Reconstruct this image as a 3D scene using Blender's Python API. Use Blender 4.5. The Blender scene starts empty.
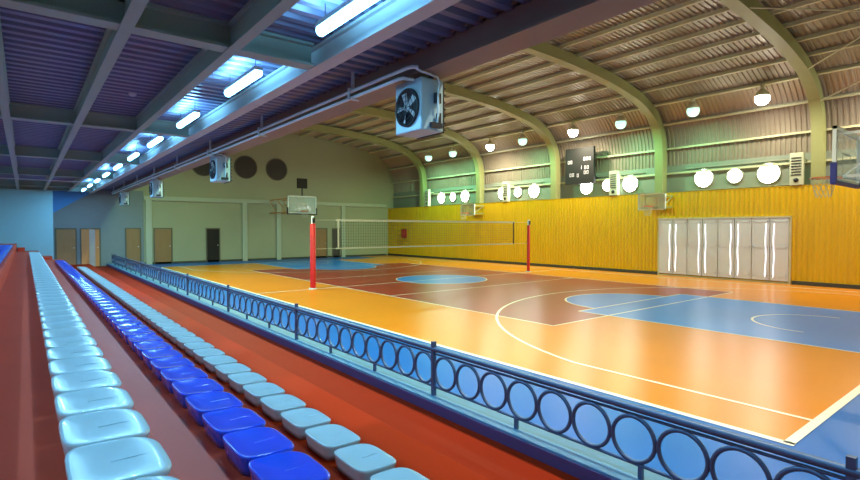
import bpy, math, random
from mathutils import Vector, Matrix
random.seed(7)
PI = math.pi
S = bpy.context.scene
COL = S.collection

# ------------------------------------------------------------------ camera, world, exposure
cam_d = bpy.data.cameras.new('camera')
cam_d.sensor_width = 36
cam_d.lens = 509 / 860 * 36
cam_d.clip_end = 200
cam = bpy.data.objects.new('camera', cam_d)
COL.objects.link(cam)
cam.location = (0, 0, 2.0)
cam.rotation_euler = (math.radians(90 - 1.24), 0, math.radians(-38.5))
S.camera = cam
S.view_settings.view_transform = 'Standard'
S.view_settings.look = 'None'
S.view_settings.gamma = 1
S.view_settings.use_curve_mapping = False
S.view_settings.exposure = 0.0
w = bpy.data.worlds.new('world')
S.world = w
w.use_nodes = True
w.node_tree.nodes['Background'].inputs[0].default_value = (0.75, 0.85, 1, 1)
w.node_tree.nodes['Background'].inputs[1].default_value = 1.0

TUBE_COL = (0.30, 0.70, 1.0)
TUBE_L = 16.0
BAY_W = 115.0        # hall lamps, watts
ROOM_WARM = (1.0, 0.88, 0.62)
ROOM_GREEN = (0.34, 1.0, 0.52)
WIN_L = 22.0

# ------------------------------------------------------------------ materials
def srgb(r, g, b):
    f = lambda c: (c / 255 / 12.92) if c / 255 <= 0.04045 else ((c / 255 + 0.055) / 1.055) ** 2.4
    return (f(r), f(g), f(b), 1)

def mat(name, col, rough=0.5, metal=0.0, noise=0.0, nscale=3.0, spec=0.5, bump=0.0, stretch=None,
        coat=0.0, emit=None, estr=0.0, trans=0.0, alpha=1.0):
    m = bpy.data.materials.new(name)
    m.use_nodes = True
    nt = m.node_tree
    b = nt.nodes['Principled BSDF']
    if len(col) == 3:
        col = tuple(col) + (1,)
    b.inputs['Base Color'].default_value = col
    b.inputs['Roughness'].default_value = rough
    b.inputs['Metallic'].default_value = metal
    b.inputs['Specular IOR Level'].default_value = spec
    b.inputs['Coat Weight'].default_value = coat
    b.inputs['Transmission Weight'].default_value = trans
    b.inputs['Alpha'].default_value = alpha
    if emit:
        b.inputs['Emission Color'].default_value = tuple(emit) + (1,)
        b.inputs['Emission Strength'].default_value = estr
    if noise or bump:
        tc = nt.nodes.new('ShaderNodeTexCoord')
        mp = nt.nodes.new('ShaderNodeMapping')
        nt.links.new(tc.outputs['Object'], mp.inputs[0])
        if stretch:
            mp.inputs['Scale'].default_value = stretch
        n = nt.nodes.new('ShaderNodeTexNoise')
        n.inputs['Scale'].default_value = nscale
        n.inputs['Detail'].default_value = 6
        nt.links.new(mp.outputs[0], n.inputs['Vector'])
        if noise:
            mx = nt.nodes.new('ShaderNodeMix')
            mx.data_type = 'RGBA'
            mx.inputs[6].default_value = tuple(c * (1 - noise) for c in col[:3]) + (1,)
            mx.inputs[7].default_value = tuple(min(1, c * (1 + noise)) for c in col[:3]) + (1,)
            nt.links.new(n.outputs[0], mx.inputs[0])
            nt.links.new(mx.outputs[2], b.inputs['Base Color'])
        if bump:
            bp = nt.nodes.new('ShaderNodeBump')
            bp.inputs['Strength'].default_value = bump
            bp.inputs['Distance'].default_value = 0.02
            nt.links.new(n.outputs[0], bp.inputs['Height'])
            nt.links.new(bp.outputs[0], b.inputs['Normal'])
    return m

FR = 0.30
M = dict(
    orange=mat('court_orange', srgb(216, 130, 26), FR, spec=.32, noise=.10, nscale=.6, bump=.05),
    maroon=mat('court_maroon', srgb(146, 44, 36), FR, spec=.32, noise=.10, nscale=.6, bump=.05),
    key=mat('court_blue', srgb(0, 128, 226), FR, spec=.32, noise=.10, nscale=.6, bump=.05),
    border=mat('court_border_blue', srgb(8, 98, 182), FR + .08, spec=.3, noise=.08, nscale=.6, bump=.05),
    line=mat('court_line', srgb(236, 236, 222), .35, noise=.05),
    red=mat('terrace_red', srgb(216, 82, 52), .5, spec=.25, noise=.12, nscale=1.2, bump=.1),
    red2=mat('lower_tier_red', srgb(160, 40, 4), .6, spec=.06, noise=.10, nscale=1.2, bump=.1),
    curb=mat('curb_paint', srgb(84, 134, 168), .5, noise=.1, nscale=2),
    wallb=mat('wall_beige', srgb(164, 164, 136), .8, noise=.06, nscale=.5),
    wallband=mat('wall_band', srgb(178, 184, 164), .7, noise=.05),
    wallw=mat('wall_blue_white', srgb(150, 212, 232), .7, noise=.04, nscale=.7),
    wallg=mat('wall_grey', srgb(138, 146, 136), .7, noise=.08, nscale=.8),
    yellow=mat('yellow_sheet', srgb(216, 172, 12), .24, noise=.14, nscale=1.5, stretch=(1, 4, .4), bump=.12),
    ydark=mat('dark_skirting', srgb(62, 64, 58), .6, noise=.1),
    arch=mat('arch_paint', srgb(150, 154, 104), .5, noise=.08, nscale=1.5),
    beam=mat('stand_beam_paint', srgb(146, 174, 164), .55, noise=.12, nscale=1.2),
    girder=mat('girder_paint', srgb(180, 190, 190), .5, noise=.1),
    fascia=mat('fascia_paint', srgb(130, 118, 108), .55, noise=.12),
    deck=mat('stand_deck_sheet', srgb(108, 116, 148), .36, metal=.2, noise=.25, nscale=.8),
    roof=mat('hall_roof_sheet', srgb(156, 144, 130), .36, metal=.35, noise=.22, nscale=.7),
    purlin=mat('purlin_paint', srgb(200, 200, 168), .5, noise=.12),
    white=mat('white_plastic', srgb(196, 226, 234), .26, coat=.25, noise=.02),
    blue=mat('blue_plastic', srgb(0, 84, 250), .16, coat=.5, noise=.03),
    steel=mat('railing_steel', srgb(74, 98, 132), .38, metal=.3, noise=.1),
    pipe=mat('galvanised_pipe', srgb(205, 220, 228), .3, metal=.3, noise=.08),
    tube=mat('tube_glow', (1, 1, 1, 1), emit=(0.22, 0.66, 1.0), estr=TUBE_L),
    casing=mat('lamp_casing', srgb(200, 205, 210), .4, noise=.03),
    heater=mat('heater_casing', srgb(160, 190, 205), .4, metal=.2, noise=.05),
    dark=mat('dark_metal', srgb(30, 32, 40), .45, noise=.1),
    black=mat('black_housing', srgb(14, 15, 15), .7, noise=.1),
    wood=mat('door_wood', srgb(150, 112, 72), .5, noise=.15, nscale=2, stretch=(4, 4, .6)),
    woodl=mat('door_wood_light', srgb(205, 140, 86), .45, noise=.12, nscale=2, stretch=(4, 4, .6)),
    frame=mat('door_frame', srgb(96, 92, 76), .5, noise=.1),
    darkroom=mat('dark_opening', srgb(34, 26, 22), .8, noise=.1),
    shutter=mat('white_shutter', srgb(216, 218, 232), .35, noise=.05, nscale=2),
    netw=mat('net_tape', srgb(190, 192, 172), .6, noise=.03),
    netc=mat('net_cord', srgb(70, 74, 60), .7, noise=.03),
    redpad=mat('red_pad', srgb(205, 30, 30), .45, noise=.06),
    glass=mat('backboard_acrylic', srgb(205, 232, 228), .08, trans=.0, alpha=.34, noise=.02),
    bbframe=mat('backboard_frame', srgb(225, 240, 240), .4, noise=.03),
    unit=mat('air_unit_paint', srgb(196, 200, 176), .5, noise=.05),
    bpad=mat('blue_pad', srgb(22, 36, 130), .5, noise=.05),
    rim=mat('orange_rim', srgb(225, 90, 25), .4, noise=.04),
    pane=mat('daylit_pane', (1, 1, 1, 1), emit=(1, 0.99, 0.95), estr=WIN_L),
    winframe=mat('window_ring', srgb(160, 162, 146), .5, noise=.04),
    lensw=mat('lamp_lens_white', (1, 1, 1, 1), emit=(1, .98, .88), estr=30),
    lensg=mat('lamp_lens_green', (1, 1, 1, 1), emit=(.42, 1, .78), estr=1.25),
    digit=mat('scoreboard_digit', srgb(210, 205, 215), .5, emit=(.8, .75, .85), estr=.12),
    vent=mat('vent_dark', srgb(70, 60, 58), .6, noise=.1),
    redsign=mat('fire_cabinet_red', srgb(160, 45, 30), .5, noise=.05),
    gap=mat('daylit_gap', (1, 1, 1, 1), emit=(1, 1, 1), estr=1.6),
    clearglass=mat('door_glass', srgb(190, 200, 205), .08, alpha=.45, noise=.02),
)

# ------------------------------------------------------------------ mesh helpers
class MB:
    def __init__(s):
        s.v = []; s.f = []; s.mi = []; s.smooth = []
    def add(s, vs, fs, mi=0, sm=False):
        o = len(s.v)
        s.v += [tuple(v) for v in vs]
        for f in fs:
            s.f.append(tuple(i + o for i in f)); s.mi.append(mi); s.smooth.append(sm)
    def box(s, x0, x1, y0, y1, z0, z1, mi=0):
        vs = [(x, y, z) for x in (x0, x1) for y in (y0, y1) for z in (z0, z1)]
        s.add(vs, [(0, 1, 3, 2), (4, 6, 7, 5), (0, 4, 5, 1), (2, 3, 7, 6), (0, 2, 6, 4), (1, 5, 7, 3)], mi)
    def bar(s, a, b, w, h, up=(0, 0, 1), mi=0):
        a = Vector(a); b = Vector(b); d = (b - a).normalized()
        u = Vector(up)
        if abs(d.dot(u)) > .99: u = Vector((1, 0, 0))
        r = d.cross(u).normalized(); u = r.cross(d).normalized()
        vs = []
        for p in (a, b):
            for i, j in ((-1, -1), (1, -1), (1, 1), (-1, 1)):
                vs.append(p + r * (i * w / 2) + u * (j * h / 2))
        s.add(vs, [(3, 2, 1, 0), (4, 5, 6, 7), (0, 1, 5, 4), (1, 2, 6, 5), (2, 3, 7, 6), (3, 0, 4, 7)], mi)
    def tube(s, pts, r, n=10, mi=0, closed=False, caps=True):
        pts = [Vector(p) for p in pts]; N = len(pts)
        rs = r if isinstance(r, (list, tuple)) else [r] * N
        vs = []; prev = None
        for i, p in enumerate(pts):
            if closed: t = (pts[(i + 1) % N] - pts[i - 1]).normalized()
            else: t = (pts[min(i + 1, N - 1)] - pts[max(i - 1, 0)]).normalized()
            if prev is None:
                u = Vector((0, 0, 1)) if abs(t.z) < .9 else Vector((1, 0, 0))
                u = (u - t * u.dot(t)).normalized()
            else:
                u = (prev - t * prev.dot(t)).normalized()
            prev = u; q = t.cross(u)
            for k in range(n):
                an = 2 * PI * k / n
                vs.append(p + (u * math.cos(an) + q * math.sin(an)) * rs[i])
        fs = []
        for i in range(N if closed else N - 1):
            j = (i + 1) % N
            for k in range(n):
                l = (k + 1) % n
                fs.append((i * n + k, i * n + l, j * n + l, j * n + k))
        s.add(vs, fs, mi, True)
        if caps and not closed:
            s.add(vs[:n], [tuple(range(n))[::-1]], mi); s.add(vs[-n:], [tuple(range(n))], mi)
    def lathe(s, prof, n=20, origin=(0, 0, 0), axis='z', mi=0, sm=True):
        vs = []
        ox, oy, oz = origin
        for r, h in prof:
            for k in range(n):
                a = 2 * PI * k / n
                c, d = r * math.cos(a), r * math.sin(a)
                if axis == 'z': vs.append((ox + c, oy + d, oz + h))
                elif axis == 'x': vs.append((ox + h, oy + c, oz + d))
                else: vs.append((ox + c, oy + h, oz + d))
        fs = []
        for i in range(len(prof) - 1):
            for k in range(n):
                l = (k + 1) % n
                fs.append((i * n + k, i * n + l, (i + 1) * n + l, (i + 1) * n + k))
        s.add(vs, fs, mi, sm)
        if prof[0][0] > 1e-5: s.add(vs[:n], [tuple(range(n))[::-1]], mi)
        if prof[-1][0] > 1e-5: s.add(vs[-n:], [tuple(range(n))], mi)
    def poly(s, pts, z, mi=0):
        s.add([(x, y, z) for x, y in pts], [tuple(range(len(pts)))], mi)
    def build(s, name, mats, parent=None, loc=None, bevel=0, **kw):
        me = bpy.data.meshes.new(name)
        me.from_pydata(s.v, [], s.f)
        if not isinstance(mats, (list, tuple)): mats = [mats]
        for m in mats: me.materials.append(m)
        me.polygons.foreach_set('material_index', s.mi)
        me.polygons.foreach_set('use_smooth', s.smooth)
        me.validate(); me.update()
        import bmesh
        bm = bmesh.new(); bm.from_mesh(me)
        bmesh.ops.recalc_face_normals(bm, faces=bm.faces)
        bm.to_mesh(me); bm.free()
        o = bpy.data.objects.new(name, me)
        COL.objects.link(o)
        if loc: o.location = loc
        if parent: o.parent = parent
        if bevel:
            b = o.modifiers.new('bevel', 'BEVEL'); b.width = bevel; b.segments = 2; b.limit_method = 'ANGLE'
        tag(o, **kw)
        return o

def tag(o, label=None, cat=None, group=None, kind=None):
    if label: o['label'] = label
    if cat: o['category'] = cat
    if group: o['group'] = group
    if kind: o['kind'] = kind
    return o

def empty(name, loc=(0, 0, 0), rz=0, **kw):
    o = bpy.data.objects.new(name, None)
    o.empty_display_size = .1
    COL.objects.link(o); o.location = loc; o.rotation_euler = (0, 0, rz)
    return tag(o, **kw)

def copy_tree(o, loc=None, parent=None):
    c = o.copy(); COL.objects.link(c)
    if parent: c.parent = parent
    if loc: c.location = loc
    for ch in [x for x in bpy.data.objects if x.parent == o]:
        copy_tree(ch, None, c)
    return c

ORD = ['first', 'second', 'third', 'fourth', 'fifth', 'sixth', 'seventh', 'eighth', 'ninth', 'tenth', 'eleventh',
       'twelfth', 'thirteenth', 'fourteenth', 'fifteenth', 'sixteenth', 'seventeenth', 'eighteenth', 'nineteenth']
TENS = {2: 'twent', 3: 'thirt', 4: 'fort', 5: 'fift', 6: 'sixt'}
def ordinal(n):
    if n < 20: return ORD[n - 1]
    t, u = divmod(n, 10)
    return TENS[t] + ('ieth' if u == 0 else 'y-' + ORD[u - 1])

# ------------------------------------------------------------------ main dimensions
YN, YF = -1.3, 32.3            # near and far end of hall
XW = 21.6                      # yellow wall face
ARCH_Y = [5.53 + 5.65 * k for k in range(-1, 5)]
XC = 13.0
BEAM_Z = 3.87                  # underside of the stand roof beams
DECK_Z = 4.13

# arch inner curve (right half) smoothed
key = [(13, 7.86), (15, 7.80), (17.4, 7.62), (19, 7.37), (20.0, 7.13), (20.8, 6.76), (21.28, 6.30), (21.53, 5.75), (21.6, 5.0), (21.6, 4.15)]
def catmull(P, n=4):
    out = []
    for i in range(len(P) - 1):
        p0 = P[max(i - 1, 0)]; p1 = P[i]; p2 = P[i + 1]; p3 = P[min(i + 2, len(P) - 1)]
        for k in range(n):
            t = k / n
            out.append(tuple(.5 * ((2 * p1[j]) + (-p0[j] + p2[j]) * t + (2 * p0[j] - 5 * p1[j] + 4 * p2[j] - p3[j]) * t * t +
                             (-p0[j] + 3 * p1[j] - 3 * p2[j] + p3[j]) * t ** 3) for j in (0, 1)))
    out.append(P[-1]); return out
half = catmull(key)
def offset(P, d):
    out = []
    for i, p in enumerate(P):
        a = P[max(i - 1, 0)]; b = P[min(i + 1, len(P) - 1)]
        tx, tz = b[0] - a[0], b[1] - a[1]; L = math.hypot(tx, tz)
        out.append((p[0] - tz / L * -d * 1 if False else p[0] + (-tz) / L * d, p[1] + tx / L * d))
    return out
def full(P):
    return [(2 * XC - x, z) for x, z in P[::-1]] + P[1:]
inner = full(half)
outer = full(offset(half, .38))
sheet = full(offset(half, .54))
# the left leg stops on the edge girder
def cut_left(P, zmin=4.3):
    return P

# ------------------------------------------------------------------ FLOOR with the court markings
fl = MB()
fl.box(2.4, 22.3, YN - .1, YF + .1, -.12, 0, 3)
def rect(x0, x1, y0, y1, z, mi): fl.poly([(x0, y0), (x1, y0), (x1, y1), (x0, y1)], z, mi)
X0, X1, Y0, Y1 = 5.54, 20.54, 1.6, 29.6
rect(X0, 21.6, Y0, Y1, .001, 0)
rect(19.0, 21.6, Y1, YF, .001, 0)
rect(8.5, 17.5, 6.6, 24.6, .002, 1)
KX0, KX1 = 10.5, 15.7
def disc(cx, cy, r, z, mi, a0=0, a1=2 * PI, n=48):
    fl.poly([(cx + r * math.cos(a0 + (a1 - a0) * k / n), cy + r * math.sin(a0 + (a1 - a0) * k / n)) for k in range(n + (0 if a1 - a0 > 6.28 else 1))], z, mi)
rect(KX0, KX1, Y0, 7.4, .003, 2); rect(KX0, KX1, 23.8, Y1, .003, 2)
disc(XC, 7.4, 1.8, .0035, 2, 0, PI); disc(XC, 23.8, 1.8, .0035, 2, PI, 2 * PI)
disc(XC, 15.6, 1.8, .003, 2)
LW = .06
def hline(x0, x1, y, z=.005, w=LW): rect(x0, x1, y - w / 2, y + w / 2, z, 4)
def vline(x, y0, y1, z=.005, w=LW): rect(x - w / 2, x + w / 2, y0, y1, z, 4)
def arcline(cx, cy, r, a0, a1, z=.006, w=LW, n=48, dash=False):
    for k in range(n):
        if dash and k % 2: continue
        b0 = a0 + (a1 - a0) * k / n; b1 = a0 + (a1 - a0) * (k + 1) / n
        q = [(r - w / 2, b0), (r + w / 2, b0), (r + w / 2, b1), (r - w / 2, b1)]
        fl.poly([(cx + rr * math.cos(b), cy + rr * math.sin(b)) for rr, b in q], z, 4)
for x in (X0, X1): vline(x, Y0 - .05, Y1 + .05, .005, .09)
for y in (Y0, Y1): hline(X0, X1, y, .005, .09)
hline(X0, X1, 15.6)
for x in (8.5, 17.5): vline(x, 6.6, 24.6, .0045, .05)
for y in (6.6, 24.6): hline(8.5, 17.5, y, .0045, .05)
for y in (12.6, 18.6): hline(8.5, 17.5, y, .0045, .05)
for sgn, yb in ((1, Y0), (-1, Y1)):
    yc = yb + sgn * 1.575
    a = math.acos(6.6 / 6.75)
    dy = 6.75 * math.sin(a)
    for x in (XC - 6.6, XC + 6.6): vline(x, min(yb, yc + sgn * dy), max(yb, yc + sgn * dy), .0055)
    arcline(XC, yc, 6.75, sgn * a, sgn * (PI - a), .006)
    for x in (KX0, KX1): vline(x, min(yb, yb + sgn * 5.8), max(yb, yb + sgn * 5.8), .0055, .05)
    hline(KX0, KX1, yb + sgn * 5.8, .0055, .05)
    arcline(XC, yb + sgn * 5.8, 1.8, 0, sgn * PI, .006, .05)
    arcline(XC, yc, 1.25, 0, sgn * PI, .006, .05)
arcline(XC, 15.6, 1.8, 0, 2 * PI, .006, .05)
fl.build('floor', [M['orange'], M['maroon'], M['key'], M['border'], M['line']], kind='structure')

# ------------------------------------------------------------------ WALLS
def wall_poly(name, pts, y0, y1, m):      # polygon in XZ extruded along y
    b = MB(); n = len(pts)
    b.add([(x, y0, z) for x, z in pts] + [(x, y1, z) for x, z in pts],
          [tuple(range(n)), tuple(range(n, 2 * n))] + [(i, (i + 1) % n, (i + 1) % n + n, i + n) for i in range(n)])
    return b.build(name, m, kind='structure')
gable = [(1.1, 0), (22.25, 0)] + [(x, z) for x, z in full(offset(half, .62))[::-1] if x > 3.7] + [(3.7, 4.35), (1.1, 4.35)]
far = wall_poly('wall_far', gable, YF, YF + .2, M['wallb'])
wall_poly('wall_near', [(-3.2, 0)] + gable[1:-1] + [(-3.2, 4.35)], YN - .2, YN, M['wallb'])
b = MB(); b.box(-3.2, 1.08, 31.0, 31.2, 0, 4.35); b.box(.96, 1.08, 31.2, YF + .2, 0, 4.35)
b.build('wall_stand_end', M['wallw'], kind='structure')
b = MB(); b.box(-3.4, -3.2, YN - .2, 31.2, 0, 4.35)
b.build('wall_left', M['wallw'], kind='structure')
b = MB(); b.box(22.12, 22.3, YN - .2, YF + .2, 0, 4.75)
b.build('wall_right', M['wallg'], kind='structure')
# left part of far wall, painted blue grey, with lamplight at the top painted as a slanting blue triangle
b = MB()
b.box(1.08, 5.2, YF - .03, YF, 0, DECK_Z)
b.build('wall_far_left', mat('wall_grey_blue', srgb(122, 132, 138), .7, noise=.06), kind='structure')
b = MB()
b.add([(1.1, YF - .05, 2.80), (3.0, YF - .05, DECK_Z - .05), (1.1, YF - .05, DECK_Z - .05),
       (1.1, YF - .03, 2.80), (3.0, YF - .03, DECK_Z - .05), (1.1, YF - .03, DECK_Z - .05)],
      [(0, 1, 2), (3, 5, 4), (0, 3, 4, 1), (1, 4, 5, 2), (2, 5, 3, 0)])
b.build('trim_1', mat('lamplit_wall_blue', srgb(70, 140, 215), .6, noise=.04), kind='structure')  # no real trim: lamplight on the wall, made as a blue triangle

# ledge and pilasters of the far wall
b = MB(); b.box(5.2, 21.4, YF - .12, YF, 3.62, 3.86)
b.build('trim_2', M['wallband'], kind='structure')
i = 3
for x in (5.45, 10.8, 13.0, 17.75):
    b = MB(); b.box(x - .15, x + .15, YF - .1, YF, 0, 3.62)
    b.build('trim_%d' % i, M['wallband'], kind='structure'); i += 1
b = MB(); b.box(5.2, 21.45, YF - .035, YF, 0, .12); b.build('baseboard_far', M['ydark'], kind='structure')

# yellow ribbed wall (ribs run vertically)
b = MB()
prof = []
y = YN
pitch = .17
while y < YF - .01:
    for dy, dx in ((0, 0), (.05, 0), (.095, .018), (.135, .018)):
        if y + dy < YF: prof.append((XW + dx, y + dy))
    y += pitch
prof.append((XW, YF - .001))
n = len(prof)
vs = [(x, y, .14) for x, y in prof] + [(x, y, 3.55) for x, y in prof]
b.add(vs, [(k, k + 1, k + 1 + n, k + n) for k in range(n - 1)])
b.box(XW + .0, XW + .12, YN, YF, 3.53, 3.56)
b.box(XW + .05, XW + .12, YN, YF, .0, 3.53)
b.build('wall_right_cladding', M['yellow'], kind='structure')
b = MB(); b.box(XW - .03, XW + .04, YN, 6.2, 0, .14); b.box(XW - .03, XW + .04, 11.2, YF, 0, .14)
b.build('baseboard_right', M['ydark'], kind='structure')

# ------------------------------------------------------------------ hall roof: ribbed sheet + purlins
b = MB()
ys = []
y = YN - .15
while y < YF + .2:
    ys += [(y, 0), (y + .07, 0), (y + .09, .034), (y + .145, .034)]
    y += .165
n = len(sheet)
nx = []
for k in range(n):
    a = sheet[max(k - 1, 0)]; c = sheet[min(k + 1, n - 1)]
    tx, tz = c[0] - a[0], c[1] - a[1]; L = math.hypot(tx, tz)
    nx.append((-tz / L, tx / L))
vs = []
for yy, d in ys:
    for k in range(n):
        vs.append((sheet[k][0] + nx[k][0] * d, yy, sheet[k][1] + nx[k][1] * d))
fs = []
for j in range(len(ys) - 1):
    for k in range(n - 1):
        fs.append((j * n + k, j * n + k + 1, (j + 1) * n + k + 1, (j + 1) * n + k))
b.add(vs, fs)
roof = b.build('ceiling', M['roof'], kind='structure')
# outer skin so that no light leaks
cl = full(offset(half, .72))
b = MB(); n = len(cl)
b.add([(x, YN - .2, z) for x, z in cl] + [(x, YF + .2, z) for x, z in cl], [(k, k + 1, k + 1 + n, k + n) for k in range(n - 1)])
b.build('roof_skin', M['roof'], parent=roof)
# purlins at about 1.1 m along the arc
def along(P, step, start=.2):
    out = []; acc = 0; nxt = start
    for i in range(len(P) - 1):
        a = Vector(P[i]); c = Vector(P[i + 1]); L = (c - a).length
        while acc + L >= nxt:
            t = (nxt - acc) / L; p = a.lerp(c, t); d = (c - a).normalized()
            out.append((p, d)); nxt += step
        acc += L
    return out
pl = full(offset(half, .46))
for p, d in along(full(offset(half, .475)), 1.08):
    if p.x < 4.9: continue
    q = MB()
    nn = Vector((-d.y, d.x))
    up = Vector((nn.x, 0, nn.y))
    q.bar((p.x, YN, p.y), (p.x, YF, p.y), .075, .125, up=up)
    q.build('purlin', M['purlin'], parent=roof)

# ------------------------------------------------------------------ stand roof
b = MB()
ys = []
y = YN - .15
while y < YF + .1:
    ys += [(y, 0), (y + .09, 0), (y + .12, .055), (y + .19, .055)]
    y += .22
vs = []
for yy, d in ys: vs += [(-3.2, yy, DECK_Z + d), (3.735, yy, DECK_Z + d)]
b.add(vs, [(2 * j, 2 * j + 1, 2 * j + 3, 2 * j + 2) for j in range(len(ys) - 1)])
b.box(-3.3, 3.66, YN - .2, YF + .2, DECK_Z + .1, DECK_Z + .2)
b.build('ceiling', M['deck'], kind='structure')
# close the gap between the stand roof and the arched roof
b = MB(); b.box(3.66, 3.74, YN - .2, YF + .2, 4.2, 5.4)
b.build('wall_above_stand', M['fascia'], kind='structure')

ORDL = ['nearest', 'second', 'third', 'fourth', 'fifth', 'sixth']
for k, yy in enumerate(ARCH_Y[1:] + [31.0 - .2]):
    t = MB()
    # I-section: bottom flange, web, top flange
    x0, x1 = -3.2, 2.62
    t.box(x0, x1, yy - .10, yy + .10, BEAM_Z, BEAM_Z + .03)
    t.box(x0, x1, yy - .03, yy + .03, BEAM_Z + .03, DECK_Z - .02)
    t.box(x0, x1, yy - .10, yy + .10, DECK_Z - .03, DECK_Z - .001)
    t.build('cross_beam', M['beam'], label='grey steel cross beam under the stand roof, %s from the photographer' % ORDL[k],
            cat='beam', group='cross beams of the stand roof')
LBL = {-1.2: 'grey roof rail along the stand over the back row near the left wall', -.22: 'grey roof rail along the stand above the upper walkway',
       .76: 'long grey roof rail above the near white seats', 1.72: 'long grey roof rail on the left side of the strip lamps'}
for x in (-1.2, -.22, .76, 1.72):
    t = MB()
    t.box(x - .055, x + .055, YN, 30.9, BEAM_Z - .012, BEAM_Z - .0005)
    t.box(x - .012, x + .012, YN, 30.9, BEAM_Z + .0, DECK_Z - .03)
    t.box(x - .055, x + .055, YN, 30.9, DECK_Z - .03, DECK_Z - .001)
    t.build('roof_rail', M['beam'], label=LBL[x], cat='beam', group='lengthwise rails of the stand roof')
t = MB()
t.box(2.64, 2.82, YN, YF - .06, BEAM_Z, BEAM_Z + .025)
t.box(2.71, 2.75, YN, YF - .06, BEAM_Z + .025, DECK_Z - .02)
t.box(2.66, 2.80, YN, YF - .06, DECK_Z - .03, DECK_Z - .001)
t.build('lengthwise_girder', M['girder'], label='long pale steel girder lit up on the right side of the strip lamps', cat='beam')
t = MB()
t.box(3.70, 4.09, YN, YF, BEAM_Z, BEAM_Z + .035)
t.box(3.74, 3.78, YN, YF, BEAM_Z + .035, DECK_Z - .005)
t.box(3.74, 4.06, YN, YF, DECK_Z - .005, DECK_Z + .015)
t.box(4.02, 4.06, YN, YF, BEAM_Z + .035, DECK_Z - .005)
t.build('edge_girder', M['fascia'], label='deep brownish box girder along the open edge of the stand roof', cat='beam')

# arches
AL = ['closest to the near end wall behind the photographer', 'right of the white folding gate',
      'between the white folding gate and the scoreboard', 'left of the scoreboard', 'second from the far wall',
      'nearest the far wall']
for k, yy in enumerate(ARCH_Y):
    t = MB(); n = len(inner)
    h = .17
    vs = []
    for k2 in range(n):
        (xi, zi), (xo, zo) = inner[k2], outer[k2]
        vs += [(xi, yy - h, zi), (xi, yy + h, zi), (xo, yy + h, zo), (xo, yy - h, zo)]
    fs = []
    for j in range(n - 1):
        for q in range(4):
            fs.append((4 * j + q, 4 * j + (q + 1) % 4, 4 * j + 4 + (q + 1) % 4, 4 * j + 4 + q))
    fs += [(0, 1, 2, 3), tuple(4 * (n - 1) + q for q in (3, 2, 1, 0))]
    t.add(vs, fs)
    root = empty('steel_arch', (XC, yy, 0), label='olive steel roof arch ' + AL[k], cat='arch', group='roof arches')
    t.v = [(x - XC, y - yy, z) for x, y, z in t.v]
    t.build('arch_rib', M['arch'], root)
    t = MB(); t.box(21.6 + .12 - XC, 21.98 - XC, -h, h, 0.0, 3.56)
    t.build('leg', M['arch'], root)
    t = MB()
    t.box(21.6 - XC, 21.98 - XC, -h + .001, h - .001, 3.57, 4.149)
    t.build('leg', M['arch'], root)

# brace rods in the near bays of the roof
t = MB()
def on(x, off=.3):
    xs = full(offset(half, off))
    for a, c in zip(xs[:-1], xs[1:]):
        if a[0] <= x <= c[0]: return a[1] + (c[1] - a[1]) * (x - a[0]) / (c[0] - a[0])
pairs = [((15.0, 5.53), (20.0, .1)), ((20.0, 5.53), (15.0, .1)), ((21.3, 5.53), (18.2, .1))]
for k, ((xa, ya), (xb, yb)) in enumerate(pairs):
    t = MB(); t.tube([(xa, ya - .1, on(xa, .05)), (xb, yb, on(xb, .05))], .022, 8)
    t.build('brace_rod', M['purlin'], label=['slanting roof brace rod running up and away from the nearest arch', 'slanting roof brace rod crossing the other behind the nearest arch',
            'lower slanting brace rod close to the eaves by the nearest arch'][k], cat='brace', group='brace rods of the first bay')

# ------------------------------------------------------------------ GRANDSTAND
TREADS = [(-3.19, -1.14, 1.682), (-1.14, -.32, 1.317), (-.32, .50, .952), (.50, 1.32, .587), (1.32, 2.56, .222)]
for k, (a, c, z) in enumerate(TREADS):
    t = MB(); ye = [30.99, 30.99, 30.99, 29.4, 30.99][k]
    t.box(a, c, YN + .005, ye, -.1, z)
    t.build('floor', M['red2'] if k == 4 else M['red'], bevel=.008, kind='structure')
t = MB(); t.box(-.28, -.02, 30.3, 30.99, .953, 1.13)
t.build('concrete_step', M['red'], label='red concrete step block against the blue white end wall of the walkway', cat='step')
t = MB(); t.box(.52, .98, 29.41, 30.99, 0, .70)
t.build('concrete_step', M['red'], label='red concrete block at the far end of the blue seat row', cat='step')
# lower walkway floor between terrace and curb
t = MB(); t.box(2.56, 3.44, YN, YF, 0.001, .012)
t.build('floor', mat('walkway_red', srgb(136, 32, 4), .6, spec=.06, noise=.12, nscale=1.5), kind='structure')
t = MB(); t.box(3.44, 3.74, YN, YF - .04, 0.0, .14)
t.build('trim_8', M['curb'], kind='structure', bevel=.006)
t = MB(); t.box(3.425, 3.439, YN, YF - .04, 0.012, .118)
t.build('trim_9', mat('curb_face_shade', srgb(78, 64, 116), .6, noise=.12), kind='structure')  # shade on the curb's stand side, put into its colour as dark purple

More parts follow.
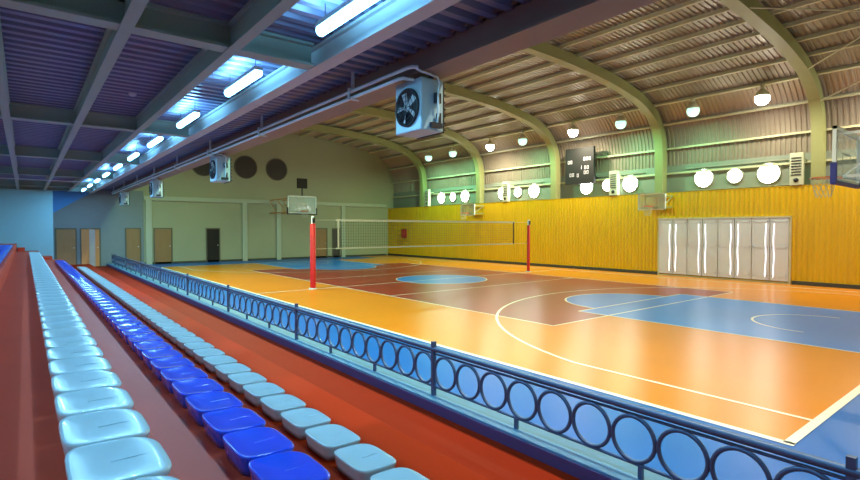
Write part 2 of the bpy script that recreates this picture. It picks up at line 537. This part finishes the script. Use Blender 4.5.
# ------------------------------------------------------------------ SEATS
def seat_mesh(m, name):
    b = MB(); n = 36
    D, W = .35, .450
    def ring(sx, sy, z, cx=.0, droop=0.0, back=0.0):
        out = []
        for k in range(n):
            a = 2 * PI * k / n
            c, s_ = math.cos(a), math.sin(a)
            ex = 2 / 5.5 if c < 0 else 2 / 3.0       # squarer at the back, rounder in front
            x = math.copysign(abs(c) ** ex, c) * sx / 2
            y = math.copysign(abs(s_) ** (2 / 4.6), s_) * sy / 2
            f = max(0, x / (D / 2))
            zz = z - droop * f ** 2 + back * max(0, -x / (D / 2)) ** 2
            out.append((x + D / 2 + cx, y, zz))
        return out
    H = .118
    rings = [ring(D * .86, W * .90, 0, -.004), ring(D * .92, W * .95, .05, -.002), ring(D * .98, W * .985, H - .028, 0, .016, .006),
             ring(D, W, H - .014, 0, .018, .008), ring(D * .992, W * .995, H - .004, 0, .02, .01), ring(D * .965, W * .975, H, 0, .02, .01),
             ring(D * .90, W * .93, H - .001, 0, .014, .008), ring(D * .74, W * .80, H - .005, 0, .006, .003), ring(D * .45, W * .48, H - .008), ring(D * .2, W * .2, H - .009)]
    vs = [p for r in rings for p in r]
    fs = []
    for i in range(len(rings) - 1):
        for k in range(n):
            l = (k + 1) % n
            fs.append((i * n + k, i * n + l, (i + 1) * n + l, (i + 1) * n + k))
    fs.append(tuple(range(n))[::-1]); fs.append(tuple(range((len(rings) - 1) * n, len(rings) * n)))
    b.add(vs, fs, 0, True)
    # moulded rib on the seat pan
    b.tube([(D * .42, 0, H - .010), (D * .7, 0, H - .009), (D * .90, .0, H - .013)], .004, 6)
    return b.build(name, m)
wp = seat_mesh(M['white'], 'stadium_seat')
bp = seat_mesh(M['blue'], 'stadium_seat')
rows = [   # xL, tread z, first far edge, last far edge, pitch, proto, colour, description
    (.110, .952, 2.155, 26.2, .460, wp, 'white', 'the uppermost white row'),
    (.93, .587, 2.37, 26.4, .467, bp, 'blue', 'the blue row between white rows'),
    (1.755, .222, 2.40, 27.2, .505, wp, 'white', 'the lowest white row'),
    (-.69, 1.317, 12.3, 24.0, .475, bp, 'blue', 'the leftmost blue row'),
]
used = {wp: False, bp: False}
for xl, z, ya, yb, pit, proto, colr, desc in rows:
    k = 0; y = ya
    while y <= yb:
        if used[proto]:
            o = proto.copy(); COL.objects.link(o)
        else:
            o = proto; used[proto] = True
        o.location = (xl, y - .225, z)
        tag(o, '%s plastic stadium seat, %s from the near end of %s' % (colr, ordinal(k + 1), desc), 'seat', '%s seats of %s' % (colr, desc))
        y += pit; k += 1

# ------------------------------------------------------------------ RAILING with rings
RX = 3.56
rl = empty('ring_railing', (RX, 0, .14), label='long blue grey steel railing filled with rings on the curb beside the court', cat='railing')
ZT, ZB = .518, .10     # top and bottom bar above curb
ry0, ry1 = -1.0, 31.4
t = MB(); t.tube([(0, ry0, ZT), (0, ry1, ZT)], .029, 10); t.build('top_rail', M['steel'], rl)
t = MB(); t.tube([(0, ry0, ZT - .05), (0, ry1, ZT - .05)], .012, 8); t.build('upper_bar', M['steel'], rl)
t = MB(); t.tube([(0, ry0, ZB), (0, ry1, ZB)], .014, 8); t.build('bottom_bar', M['steel'], rl)
posts = [.73 + 3.68 * k for k in range(0, 9)]
for y in posts:
    t = MB(); t.box(-.022, .022, y - .022, y + .022, 0, ZT + .085); t.build('post', M['steel'], rl)
for k in range(0, 25):
    y = .73 + 1.2267 * k
    if k % 3 and y < 31.3:
        t = MB(); t.box(-.016, .016, y - .016, y + .016, 0, ZB); t.build('foot', M['steel'], rl)
ringR = .170
step = .3655
rp = None
for k in range(-4, 84):
    y = .73 + step * (k + .5) + .01
    if y > 31.3: break
    if min(abs(y - p) for p in posts) < .12: continue
    if rp is None:
        t = MB()
        t.tube([(0, ringR * math.cos(2 * PI * j / 28), ringR * math.sin(2 * PI * j / 28)) for j in range(28)], .017, 8, closed=True)
        rp = t.build('ring', M['steel'], rl); o = rp
    else:
        o = rp.copy(); COL.objects.link(o); o.parent = rl
    o.location = (0, y, ZB + .012 + ringR)

# ------------------------------------------------------------------ STRIP LAMPS over the stand
lamp = None
SL = [(2.25, 3.92 + 2.86 * j) for j in range(-1, 10)] + [(-2.3, 2.4 + 5.65 * j) for j in range(0, 5)]  # the row by the left wall is unseen, added for fill light
for k, (xl, yc) in enumerate(SL):
    if lamp is None:
        lamp = empty('strip_lamp')
        t = MB(); t.box(-.05, .05, -.62, .62, .03, .075); t.build('housing', M['casing'], lamp)
        t = MB()
        t.tube([(0, -.5, .07), (0, -.5, DECK_Z - 3.90)], .005, 6); t.build('hanger', M['dark'], lamp)
        t = MB(); t.tube([(0, .5, .07), (0, .5, DECK_Z - 3.90)], .005, 6); t.build('hanger', M['dark'], lamp)
        t = MB(); t.tube([(0, -.6, 0), (0, .6, 0)], .05, 12); t.build('diffuser', M['tube'], lamp)
        o = lamp
    else:
        o = copy_tree(lamp)
    o.location = (xl, yc, 3.90)
    if k < 11: tag(o, 'glowing bluish white strip lamp over the stand, %s from the near end' % ordinal(k + 1), 'lamp', 'strip lamps over the stand')
    else: tag(o, 'unseen strip lamp added near the left wall, %s from the near end' % ordinal(k - 10), 'lamp', 'unseen strip lamps added near the left wall')
    ld = bpy.data.lights.new('strip_light', 'AREA'); ld.shape = 'RECTANGLE'; ld.size = .1; ld.size_y = 1.2
    ld.energy = 30; ld.color = TUBE_COL
    lo = bpy.data.objects.new('strip_light', ld); COL.objects.link(lo); lo.location = (0, 0, -.06); lo.parent = o
    # upward share of the same tube, lighting the sheets above it
    ld = bpy.data.lights.new('strip_light', 'AREA'); ld.shape = 'RECTANGLE'; ld.size = .1; ld.size_y = 1.2
    ld.energy = 20; ld.color = (.22, .62, 1.0)
    lo = bpy.data.objects.new('strip_light', ld); COL.objects.link(lo); lo.location = (0, 0, .085); lo.rotation_euler = (PI, 0, 0); lo.parent = o

# ------------------------------------------------------------------ HIGH-BAY LAMPS in the hall
BY = [6.9, 9.3, 12.4, 14.9, 18.05, 20.45, 23.65, 26.05, 3.6, 1.2]  # last two entries: unseen near-end lamps, added to brighten that end
GR = [0, 1, 1, 0, 1, 0, 1, 1, 0, 0]
protos = {}
for side in (1, -1):  # the left row is unseen, added to balance the hall light
    for k, (y, g) in enumerate(zip(BY, GR)):
        x = 20.6 if side > 0 else 2 * XC - 20.6
        if g not in protos:
            o = empty('bay_lamp')
            t = MB(); t.lathe([(.05, .18), (.09, .13), (.14, .07), (.165, .0), (.155, 0), (.12, .05), (.0, .06)], 20); t.build('reflector', M['purlin'], o)
            t = MB(); t.lathe([(.0, -.22), (.07, -.205), (.125, -.165), (.155, -.10), (.16, -.04), (.148, .0), (.12, .03), (.0, .05)], 20); t.build('lens', M['lensg'] if g else M['lensw'], o)
            t = MB(); t.lathe([(.02, .19), (.05, .2), (.05, .3), (.008, .31), (.008, .40)], 12); t.build('hanger', M['purlin'], o)
            protos[g] = o
        else:
            o = copy_tree(protos[g])
        o.location = (x, y, 6.72); o.scale = (1.45, 1.45, 1.45)
        if side > 0:
            lb = 'round %s hall lamp above the yellow wall, %s from the right' % ('greenish' if g else 'white', ordinal(k + 1))
        else:
            lb = 'round %s hall lamp added unseen behind the stand roof edge, %s from the near end' % ('greenish' if g else 'white', ordinal(k + 1))
        if k > 7: lb = 'unseen white hall lamp added %s, %s the near end wall' % ('above the yellow wall' if side > 0 else 'by the stand roof', 'closest to' if k == 9 else 'second from')
        tag(o, lb, 'lamp', 'hall lamps')
        ld = bpy.data.lights.new('bay_light', 'AREA'); ld.shape = 'DISK'; ld.size = .1
        ld.energy = BAY_W * (.75 if g else 1.2) * (.3 if k > 7 else .95); ld.color = ROOM_GREEN if g else ROOM_WARM
        lo = bpy.data.objects.new('bay_light', ld); COL.objects.link(lo); lo.location = (0, 0, -.225); lo.parent = o

# ------------------------------------------------------------------ ROUND WINDOWS
wn = 1
for c in (8.33, 13.97, 19.7, 25.35):
    for dy, r in ((-1.18, .37), (0, .27), (1.18, .36)):
        y = c + dy
        t = MB()
        t.lathe([(r + .05, 0), (r + .05, -.05), (r, -.05), (r, -.012)], 32, (22.12, y, 4.11), 'x')
        fr = t.build('window_%d' % wn, M['winframe'], kind='structure')
        t = MB(); t.lathe([(0.0001, -.02), (r + .005, -.02), (r + .005, -.005)], 32, (22.12, y, 4.11), 'x')
        t.build('pane', M['pane'], fr)
        # small sill strips above and below
        wn += 1
    t = MB(); t.box(22.06, 22.12, c - 1.9, c + 1.9, 3.62, 3.65); t.box(22.06, 22.12, c - 1.9, c + 1.9, 4.55, 4.58)
    t.build('trim_%d' % (wn + 10), M['winframe'], kind='structure')

# ------------------------------------------------------------------ WHITE FOLDING GATE in the yellow wall
gt = empty('folding_gate', (XW, 8.7, 0), label='wide white folding gate of tall panels in the yellow wall', cat='gate')
ga, gb = -2.4, 2.4
NP = 8; pw = (gb - ga) / NP
for k in range(NP):
    a = ga + pw * k
    t = MB()
    off = 0
    t.box(-.075, -.035, a + .012, a + pw - .012, .1, 2.42)
    for z in (.25, 1.3, 2.25): t.box(-.082, -.074, a + .05, a + pw - .05, z, z + .05)
    t.box(-.082, -.074, a + .05, a + .09, .25, 2.3); t.box(-.082, -.074, a + pw - .09, a + pw - .05, .25, 2.3)
    t.build('panel', M['shutter'], gt)
t = MB()
t.box(-.06, .0, ga - .06, ga, .0, 2.46); t.box(-.06, 0, gb, gb + .06, 0, 2.46)
t.box(-.09, 0, ga - .06, gb + .06, 2.42, 2.47); t.box(-.06, 0, ga, gb, .0, .05)
t.build('gate_frame', M['purlin'], gt)
for k in (1, 3, 5, 7):  # daylight through the panel gaps, made as glowing strips
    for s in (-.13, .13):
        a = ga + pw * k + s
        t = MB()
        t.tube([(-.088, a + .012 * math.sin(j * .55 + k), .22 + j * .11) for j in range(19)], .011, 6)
        t.build('daylit_strip', M['gap'], gt, label='bright white strip of daylight in a panel gap')

# ------------------------------------------------------------------ SCOREBOARD
sb = empty('scoreboard', (21.5, 15.12, 4.22), label='black electronic scoreboard with small digit fields on the wall above the yellow cladding', cat='scoreboard')
t = MB(); t.box(-.08, .08, -.82, .82, 0, 1.78); t.build('housing', M['black'], sb, bevel=.01)
t = MB()
t.box(.08, .60, -.6, -.55, .3, .35); t.box(.08, .60, .55, .6, .3, .35)
t.box(.08, .52, -.6, -.55, 1.4, 1.45); t.box(.08, .52, .55, .6, 1.4, 1.45)
t.build('wall_bracket', M['dark'], sb)
SEG = {'0': 'abcdef', '1': 'bc', '2': 'abged', '3': 'abgcd', '4': 'fgbc', '8': 'abcdefg'}
def digit(b, y, z, w, h, ch, th=.022):
    x0, x1 = -.088, -.08
    s = {'a': (0, w, h - th, h), 'd': (0, w, 0, th), 'g': (0, w, h / 2 - th / 2, h / 2 + th / 2),
         'f': (0, th, h / 2, h), 'e': (0, th, 0, h / 2), 'b': (w - th, w, h / 2, h), 'c': (w - th, w, 0, h / 2)}
    for q in SEG[ch]:
        u0, u1, v0, v1 = s[q]
        b.box(x0, x1, y - u1, y - u0, z + v0, z + v1)
for nm, items in (('digit_field', [(.66, 1.02, '00')]), ('digit_field', [(-.26, 1.12, '000')]), ('digit_field', [(.55, .38, '00')]),
                  ('digit_field', [(-.28, .46, '00')]), ('digit_field', [(.12, .34, '0')]), ('digit_field', [(-.05, .72, '1')]), ('digit_field', [(-.3, .7, '00')])):
    for y, z, s in items:
        t = MB()
        for j, ch in enumerate(s): digit(t, y - j * .15, z, .10, .17, ch)
        t.build(nm, M['digit'], sb)

# ------------------------------------------------------------------ BASKETBALL HOOPS
def rect_frame(b, w, z0, z1, th, y0, y1, mi=0):
    b.box(-w / 2, w / 2, y0, y1, z0, z0 + th, mi); b.box(-w / 2, w / 2, y0, y1, z1 - th, z1, mi)
    b.box(-w / 2, -w / 2 + th, y0, y1, z0, z1, mi); b.box(w / 2 - th, w / 2, y0, y1, z0, z1, mi)
def hoop(name, loc, rz, label, support, w=1.8, z0=2.9, z1=3.95, pad=True, clock=False, side=False, group=None):
    # local: board in XZ plane at y=0, basket on +y, wall on -y
    r = empty(name, loc, rz, label=label, cat='basketball hoop', group=group)
    t = MB(); rect_frame(t, w, z0, z1, .06 if w > 1.3 else .03, -.03, .03); t.build('board_frame', M['bbframe'], r)
    t = MB(); t.box(-w / 2 + .04, w / 2 - .04, -.006, .006, z0 + .04, z1 - .04); t.build('board_glass', M['glass'], r)
    t = MB()
    tz = z0 + .15
    for x0, x1, a, c in ((-.295, .295, tz, tz + .04), (-.295, .295, tz + .41, tz + .45)): t.box(x0, x1, .007, .011, a, c)
    for x in (-.295, .255): t.box(x, x + .04, .007, .011, tz, tz + .45)
    t.build('target_square', M['netw'], r)
    rr = .225 if w > 1.3 else .2
    t = MB()
    t.tube([(rr * math.cos(2 * PI * j / 24), .15 + rr + rr * math.sin(2 * PI * j / 24) + .0, z0 + .15) for j in range(24)], .011, 8, closed=True)
    t.box(-.06, .06, .0, .16, z0 + .12, z0 + .16)
    rm = t.build('rim', M['rim'], r)
    t = MB()
    for j in range(12):
        for s in (1, -1):
            pts = []
            for q in range(5):
                f = q / 4; a = 2 * PI * (j + s * q * .5) / 12; rad = rr * (1 - .45 * f)
                pts.append((rad * math.cos(a), .15 + rr + rad * math.sin(a), z0 + .15 - .40 * f))
            t.tube(pts, .004, 4, caps=False)
    t.build('basket_net', M['netw'], rm)
    if pad:
        t = MB()
        t.box(-w / 2 - .03, w / 2 + .03, -.045, .045, z0 - .05, z0 + .02)
        t.box(-w / 2 - .04, -w / 2 + .03, -.05, .05, z0 - .05, z0 + .36); t.box(w / 2 - .03, w / 2 + .04, -.05, .05, z0 - .05, z0 + .36)
        t.build('edge_padding', M['bpad'] if not clock else M['dark'], r, bevel=.01)
    t = MB()
    if support:
        for x in (-.45, .45):
            t.bar((x, -.04, z0 + .12), (x * .9, -support, z0 + .12), .06, .06)
            t.bar((x, -.04, z1 - .1), (x * .9, -support, z1 - .1), .05, .05)
            nseg = max(1, int(support))
            for q in range(nseg):
                ya = -.04 - (support - .04) * q / nseg; yb = -.04 - (support - .04) * (q + 1) / nseg
                t.bar((x, ya, z0 + .12), (x, yb, z1 - .1), .03, .03)
        for q in (0, .5, 1):
            ya = -.05 - (support - .09) * q
            t.bar((-.45, ya, z0 + .12), (.45, ya, z0 + .12), .04, .04)
            t.bar((-.45, ya, z1 - .1), (.45, ya, z1 - .1), .04, .04)
    t.build('support_arm', M['woodl'] if clock else (M['bbframe'] if w > 1.3 else M['arch']), r)
    return r
hoop('basketball_hoop', (XC - .12, 2.8, 0), 0, 'large clear basketball backboard cut by the right edge of the photo', 2.8 - YN)
hoop('basketball_hoop', (XC - .15, 28.3, 0), PI, 'basketball hoop with clear backboard reaching out from the far wall', YF - 28.3, clock=True)
sc = empty('shot_clock', (XC - .15, 28.3, 3.95), label='small square black shot clock on a thin post above the far backboard', cat='clock')
t = MB(); t.box(-.03, .03, -.03, .03, 0, .45); t.build('post', M['dark'], sc)
t = MB(); t.box(-.30, .30, -.08, .08, .45, 1.03); t.build('housing', M['black'], sc, bevel=.01)
hoop('practice_hoop', (20.7, 11.0, 0), PI / 2, 'small practice hoop on the yellow wall left of the white gate', .9, w=1.2, z0=2.8, z1=3.5, pad=False, group='practice hoops on the yellow wall')
hoop('practice_hoop', (20.7, 22.4, 0), PI / 2, 'small practice hoop on the far part of the yellow wall above the volleyball net end', .9, w=1.2, z0=2.8, z1=3.5, pad=False, group='practice hoops on the yellow wall')

# ------------------------------------------------------------------ VOLLEYBALL NET
NY = 15.7
def vpost(x, label, padr):
    r = empty('net_post', (x, NY, 0), label=label, cat='net post', group='volleyball net posts')
    t = MB(); t.lathe([(.14, .0), (.14, .03), (.05, .04), (.045, 2.42), (.0, 2.43)], 16); t.build('pole', M['casing'], r)
    t = MB(); t.lathe([(padr, .04), (padr, 2.16), (padr - .02, 2.18), (.046, 2.18)], 16); t.build('padding', M['redpad'], r)
    t = MB(); t.box(-.04, .04, -.09, -.045, 2.2, 2.38); t.build('winch', M['dark'], r)
vpost(7.5, 'red padded volleyball post standing nearest the railing', .095)
vpost(18.35, 'thin red volleyball post standing near the yellow wall', .07)
nt = empty('volleyball_net', (0, NY, 0), label='volleyball net with white tapes stretched across the court between the red posts', cat='net')
NX0, NX1, NZ0, NZ1 = 8.35, 17.4, 1.33, 2.3
t = MB(); t.box(NX0, NX1, -.008, .008, NZ1 - .035, NZ1 + .035); t.build('top_tape', M['netw'], nt)
t = MB(); t.box(NX0, NX1, -.006, .006, NZ0 - .022, NZ0 + .022); t.build('bottom_tape', M['netw'], nt)
t = MB(); t.box(NX0 + .08, NX0 + .13, -.01, .01, NZ0 - .022, NZ1 + .02); t.build('side_band', M['netw'], nt)
t = MB(); t.box(NX1 - .10, NX1 - .05, -.01, .01, NZ0 - .022, NZ1 + .02); t.build('side_band', M['dark'], nt, label='dark side band')
t = MB()
x = NX0
while x < NX1:
    t.box(x - .003, x + .003, -.002, .002, NZ0, NZ1); x += .1
z = NZ0
while z < NZ1:
    t.box(NX0, NX1, -.002, .002, z - .003, z + .003); z += .1
t.build('mesh', M['netc'], nt)
t = MB()
for z in (NZ1, NZ0):
    t.tube([(7.6, 0, z), (NX0, 0, z)], .006, 6); t.tube([(NX1, 0, z), (18.27, 0, z)], .006, 6)
t.build('cord', M['netw'], nt)

# ------------------------------------------------------------------ FAN HEATERS under the edge girder
def heater_proto():
    r = empty('fan_heater')
    t = MB(); t.box(-.17, .17, -.27, .27, -.63, 0); t.build('casing', M['heater'], r, bevel=.015)
    t = MB(); t.lathe([(.235, 0), (.235, -.03), (.215, -.03), (.215, -.004), (.0, -.004)], 28, (-.17, 0, -.33), 'x'); g = t.build('fan_shroud', M['dark'], r)
    t = MB()
    for j in range(5):
        a = 2 * PI * j / 5
        p = []
        for rad, wd in ((.04, .03), (.12, .06), (.195, .075)):
            for s in (-1, 1):
                an = a + s * wd / rad * .5
                p.append((-.185 + s * .012, rad * math.cos(an), -.33 + rad * math.sin(an)))
        t.add(p, [(0, 1, 3, 2), (2, 3, 5, 4)], 0)
    t.lathe([(.05, .0), (.045, -.025), (.0, -.03)], 14, (-.175, 0, -.33), 'x')
    t.build('fan_blade_rotor', M['pipe'], r)
    t = MB()
    for rad in (.08, .14, .20):
        t.tube([(-.205, rad * math.cos(2 * PI * j / 20), -.33 + rad * math.sin(2 * PI * j / 20)) for j in range(20)], .004, 4, closed=True)
    for j in range(4):
        a = PI * j / 4
        t.tube([(-.205, .225 * math.cos(a), -.33 + .225 * math.sin(a)), (-.205, -.225 * math.cos(a), -.33 - .225 * math.sin(a))], .004, 4)
    t.build('fan_guard', M['dark'], r)
    t = MB()
    for q in range(7): t.bar((.2, -.26, -.08 - q * .085), (.2, .26, -.08 - q * .085), .05, .008, up=(.4, 0, 1))
    t.box(.165, .185, -.27, .27, -.64, -.02)
    t.build('louvre', M['dark'], r)
    for y in (-.24, .24):
        t = MB(); t.box(-.02, .02, y - .02, y + .02, 0, .049); t.build('hanger', M['dark'], r)
    t = MB(); t.box(-.06, .10, -.34, -.291, -.60, -.54); t.box(.04, .08, -.34, -.291, -.6, -.42); t.build('valve', M['dark'], r)
    t = MB(); t.box(.0, .09, -.33, -.291, -.3, -.18); t.build('junction_box', M['dark'], r)
    t = MB()
    t.tube([(-.31, -.33, .055), (-.22, -.33, .03), (-.1, -.33, .022), (.02, -.34, .0), (.05, -.345, -.06), (.03, -.34, -.2), (.04, -.335, -.42), (.04, -.315, -.55)], .014, 8)
    t.build('feed_hose', M['pipe'], r)
    return r
HL = ['large pale blue fan heater hanging nearest from the roof edge girder', 'second pale blue fan heater hanging along the roof edge girder',
      'third and smaller looking fan heater hanging along the roof edge girder', 'farthest tiny fan heater hanging near the end of the pipes']
hp = heater_proto()
for k, y in enumerate((5.10, 13.4, 21.4, 29.3)):
    o = hp if k == 0 else copy_tree(hp)
    o.location = (3.88, y, BEAM_Z - .05)
    tag(o, HL[k], 'heater', 'fan heaters under the stand roof edge')

# pipes: feed and return
t = MB()
pr = empty('heating_pipe', (0, 0, 0), label='upper of the two long galvanised heating pipes under the stand roof', cat='pipe', group='heating pipes')
t.tube([(3.50, 30.6, 3.87), (3.50, 4.95, 3.87), (3.51, 4.85, 3.875), (3.54, 4.78, 3.88), (3.60, 4.75, 3.88)], .022, 10)
t.build('pipe_run', M['pipe'], pr)
p2 = empty('heating_pipe', (0, 0, 0), label='lower of the two long galvanised heating pipes under the stand roof', cat='pipe', group='heating pipes')
t = MB()
t.tube([(3.52, 30.6, 3.79), (3.52, 5.12, 3.79), (3.53, 5.04, 3.795), (3.56, 4.99, 3.80), (3.70, 4.97, 3.80)], .022, 10)
t.build('pipe_run', M['pipe'], p2)
for k in range(8):
    y = 6.1 + 3.4 * k
    t = MB(); t.box(3.49, 3.53, y - .015, y + .015, 3.89, DECK_Z); t.box(3.44, 3.60, y - .02, y + .02, 3.75, 3.765); t.box(3.44, 3.455, y - .02, y + .02, 3.75, 3.9)
    t.box(3.44, 3.52, y - .02, y + .02, 3.892, 3.905)
    t.build('pipe_hanger', M['pipe'], pr)

# ------------------------------------------------------------------ WALL CONVECTOR BOXES on the right wall
CL = ['beside the nearest arch leg', 'just right of the scoreboard', 'left of the scoreboard', 'in the far corner']
vp = None
for k, y in enumerate((6.12, 13.35, 20.2, 27.5)):
    if vp is None:
        vp = empty('wall_air_unit')
        t = MB(); t.box(-.22, .0, -.2, .2, 0, 1.15); t.box(0, .34, -.17, -.12, .9, .95); t.box(0, .34, .12, .17, .9, .95); t.build('casing', M['unit'], vp, bevel=.01)
        t = MB()
        for q in range(7): t.box(-.235, -.219, -.15, .15, .35 + q * .1, .385 + q * .1)
        t.build('grille', M['dark'], vp)
        t = MB(); t.lathe([(.08, 0), (.08, -.02), (0.0, -.02)], 16, (-.22, 0, .18), 'x'); t.build('knob', M['dark'], vp)
        o = vp
    else: o = copy_tree(vp)
    o.location = (21.78, y, 3.57)
    tag(o, 'pale upright air unit above the yellow wall ' + CL[k], 'air unit', 'air units above the yellow cladding')

# ------------------------------------------------------------------ FAR WALL: round vents, doors
VL = ['round dark wall vent partly behind a hanging fan heater, leftmost of three', 'round dark wall vent high on the far wall, middle of three', 'round dark wall vent nearest the shot clock']
vt = None
for k, x in enumerate((8.4, 10.9, 12.9)):
    if vt is None:
        vt = empty('round_vent')
        t = MB(); t.lathe([(.72, 0), (.72, -.05), (.66, -.05), (.66, -.01)], 32, (0, 0, 0), 'y'); t.build('ring', M['frame'], vt)
        t = MB(); t.lathe([(.66, -.012), (.0001, -.012)], 32, (0, 0, 0), 'y'); t.build('backing', M['vent'], vt)
        t = MB()
        for q in range(-5, 6):
            h = math.sqrt(max(0, .65 ** 2 - (q * .11) ** 2)); t.box(-h, h, -.04, -.02, q * .11 - .012, q * .11 + .012)
        t.build('grille', M['dark'], vt)
        o = vt
    else: o = copy_tree(vt)
    o.location = (x, YF, 5.88)
    tag(o, VL[k], 'vent', 'round vents in the far wall')

dn = 1
def door(x0, x1, m, z1=2.0, y=YF - .03, leafs=1, glass=False):
    global dn
    t = MB()
    t.box(x0 - .06, x0, y - .05, y, 0, z1 + .06); t.box(x1, x1 + .06, y - .05, y, 0, z1 + .06); t.box(x0, x1, y - .05, y, z1, z1 + .06)
    r = t.build('door_%d' % dn, M['frame'], kind='structure'); dn += 1
    wl = (x1 - x0) / leafs
    for k in range(leafs):
        a = x0 + wl * k
        t = MB(); t.box(a + .006, a + wl - .006, y - .035, y - .001, .012, z1 - .005)
        lf = t.build('door_leaf', m, r)
        if m is not M['darkroom']:
            t = MB(); t.box(a + .12, a + wl - .12, y - .042, y - .036, .25, .9); t.box(a + .12, a + wl - .12, y - .042, y - .036, 1.1, z1 - .2)
            t.build('door_panel', m, lf)
        t = MB(); t.box(a + wl - .1, a + wl - .06, y - .08, y - .036, 1.0, 1.04)
        t.build('door_handle', M['pipe'], lf)
door(1.25, 2.05, M['wood'], 1.98)
door(2.3, 3.1, M['woodl'], 1.98)
door(4.35, 5.0, M['wood'])
door(5.75, 6.6, M['wood'], y=YF)
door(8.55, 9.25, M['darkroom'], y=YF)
door(15.6, 16.45, M['wood'], y=YF)
door(16.95, 17.45, M['vent'], y=YF)
# glass leaf standing open beside the light wood door
t = MB(); t.box(0, .26, -.02, .02, .0, 1.95)
gd = t.build('glass_screen', M['clearglass'], loc=(2.62, 31.9, .012), label='narrow reflective glass screen in front of the light wooden door beyond the seats', cat='glass screen')
# fire cabinet on the yellow wall
t = MB(); t.box(-.1, 0, -.3, .3, 0, .65)
fc = t.build('fire_cabinet', M['redsign'], loc=(XW, 30.1, 1.35), bevel=.01, label='small red square cabinet on the yellow wall near the far corner', cat='cabinet')
t = MB(); t.box(-.108, -.1, -.22, .22, .08, .57); t.build('door_plate', M['redpad'], fc)
# cable conduit crossing under the roof near the far end of the stand
t = MB(); t.tube([(-3.1, 24.1, 3.845), (2.6, 24.1, 3.845)], .02, 8)
t.build('conduit', M['pipe'], label='thin pale conduit crossing under the stand roof near the far end', cat='conduit')
# smoke detector under the stand roof
t = MB(); t.lathe([(.055, 0), (.055, -.02), (.035, -.045), (0.0001, -.045)], 16)
t.build('smoke_detector', M['casing'], loc=(1.35, 9.2, DECK_Z), label='small round detector under the dark stand roof sheets', cat='detector')
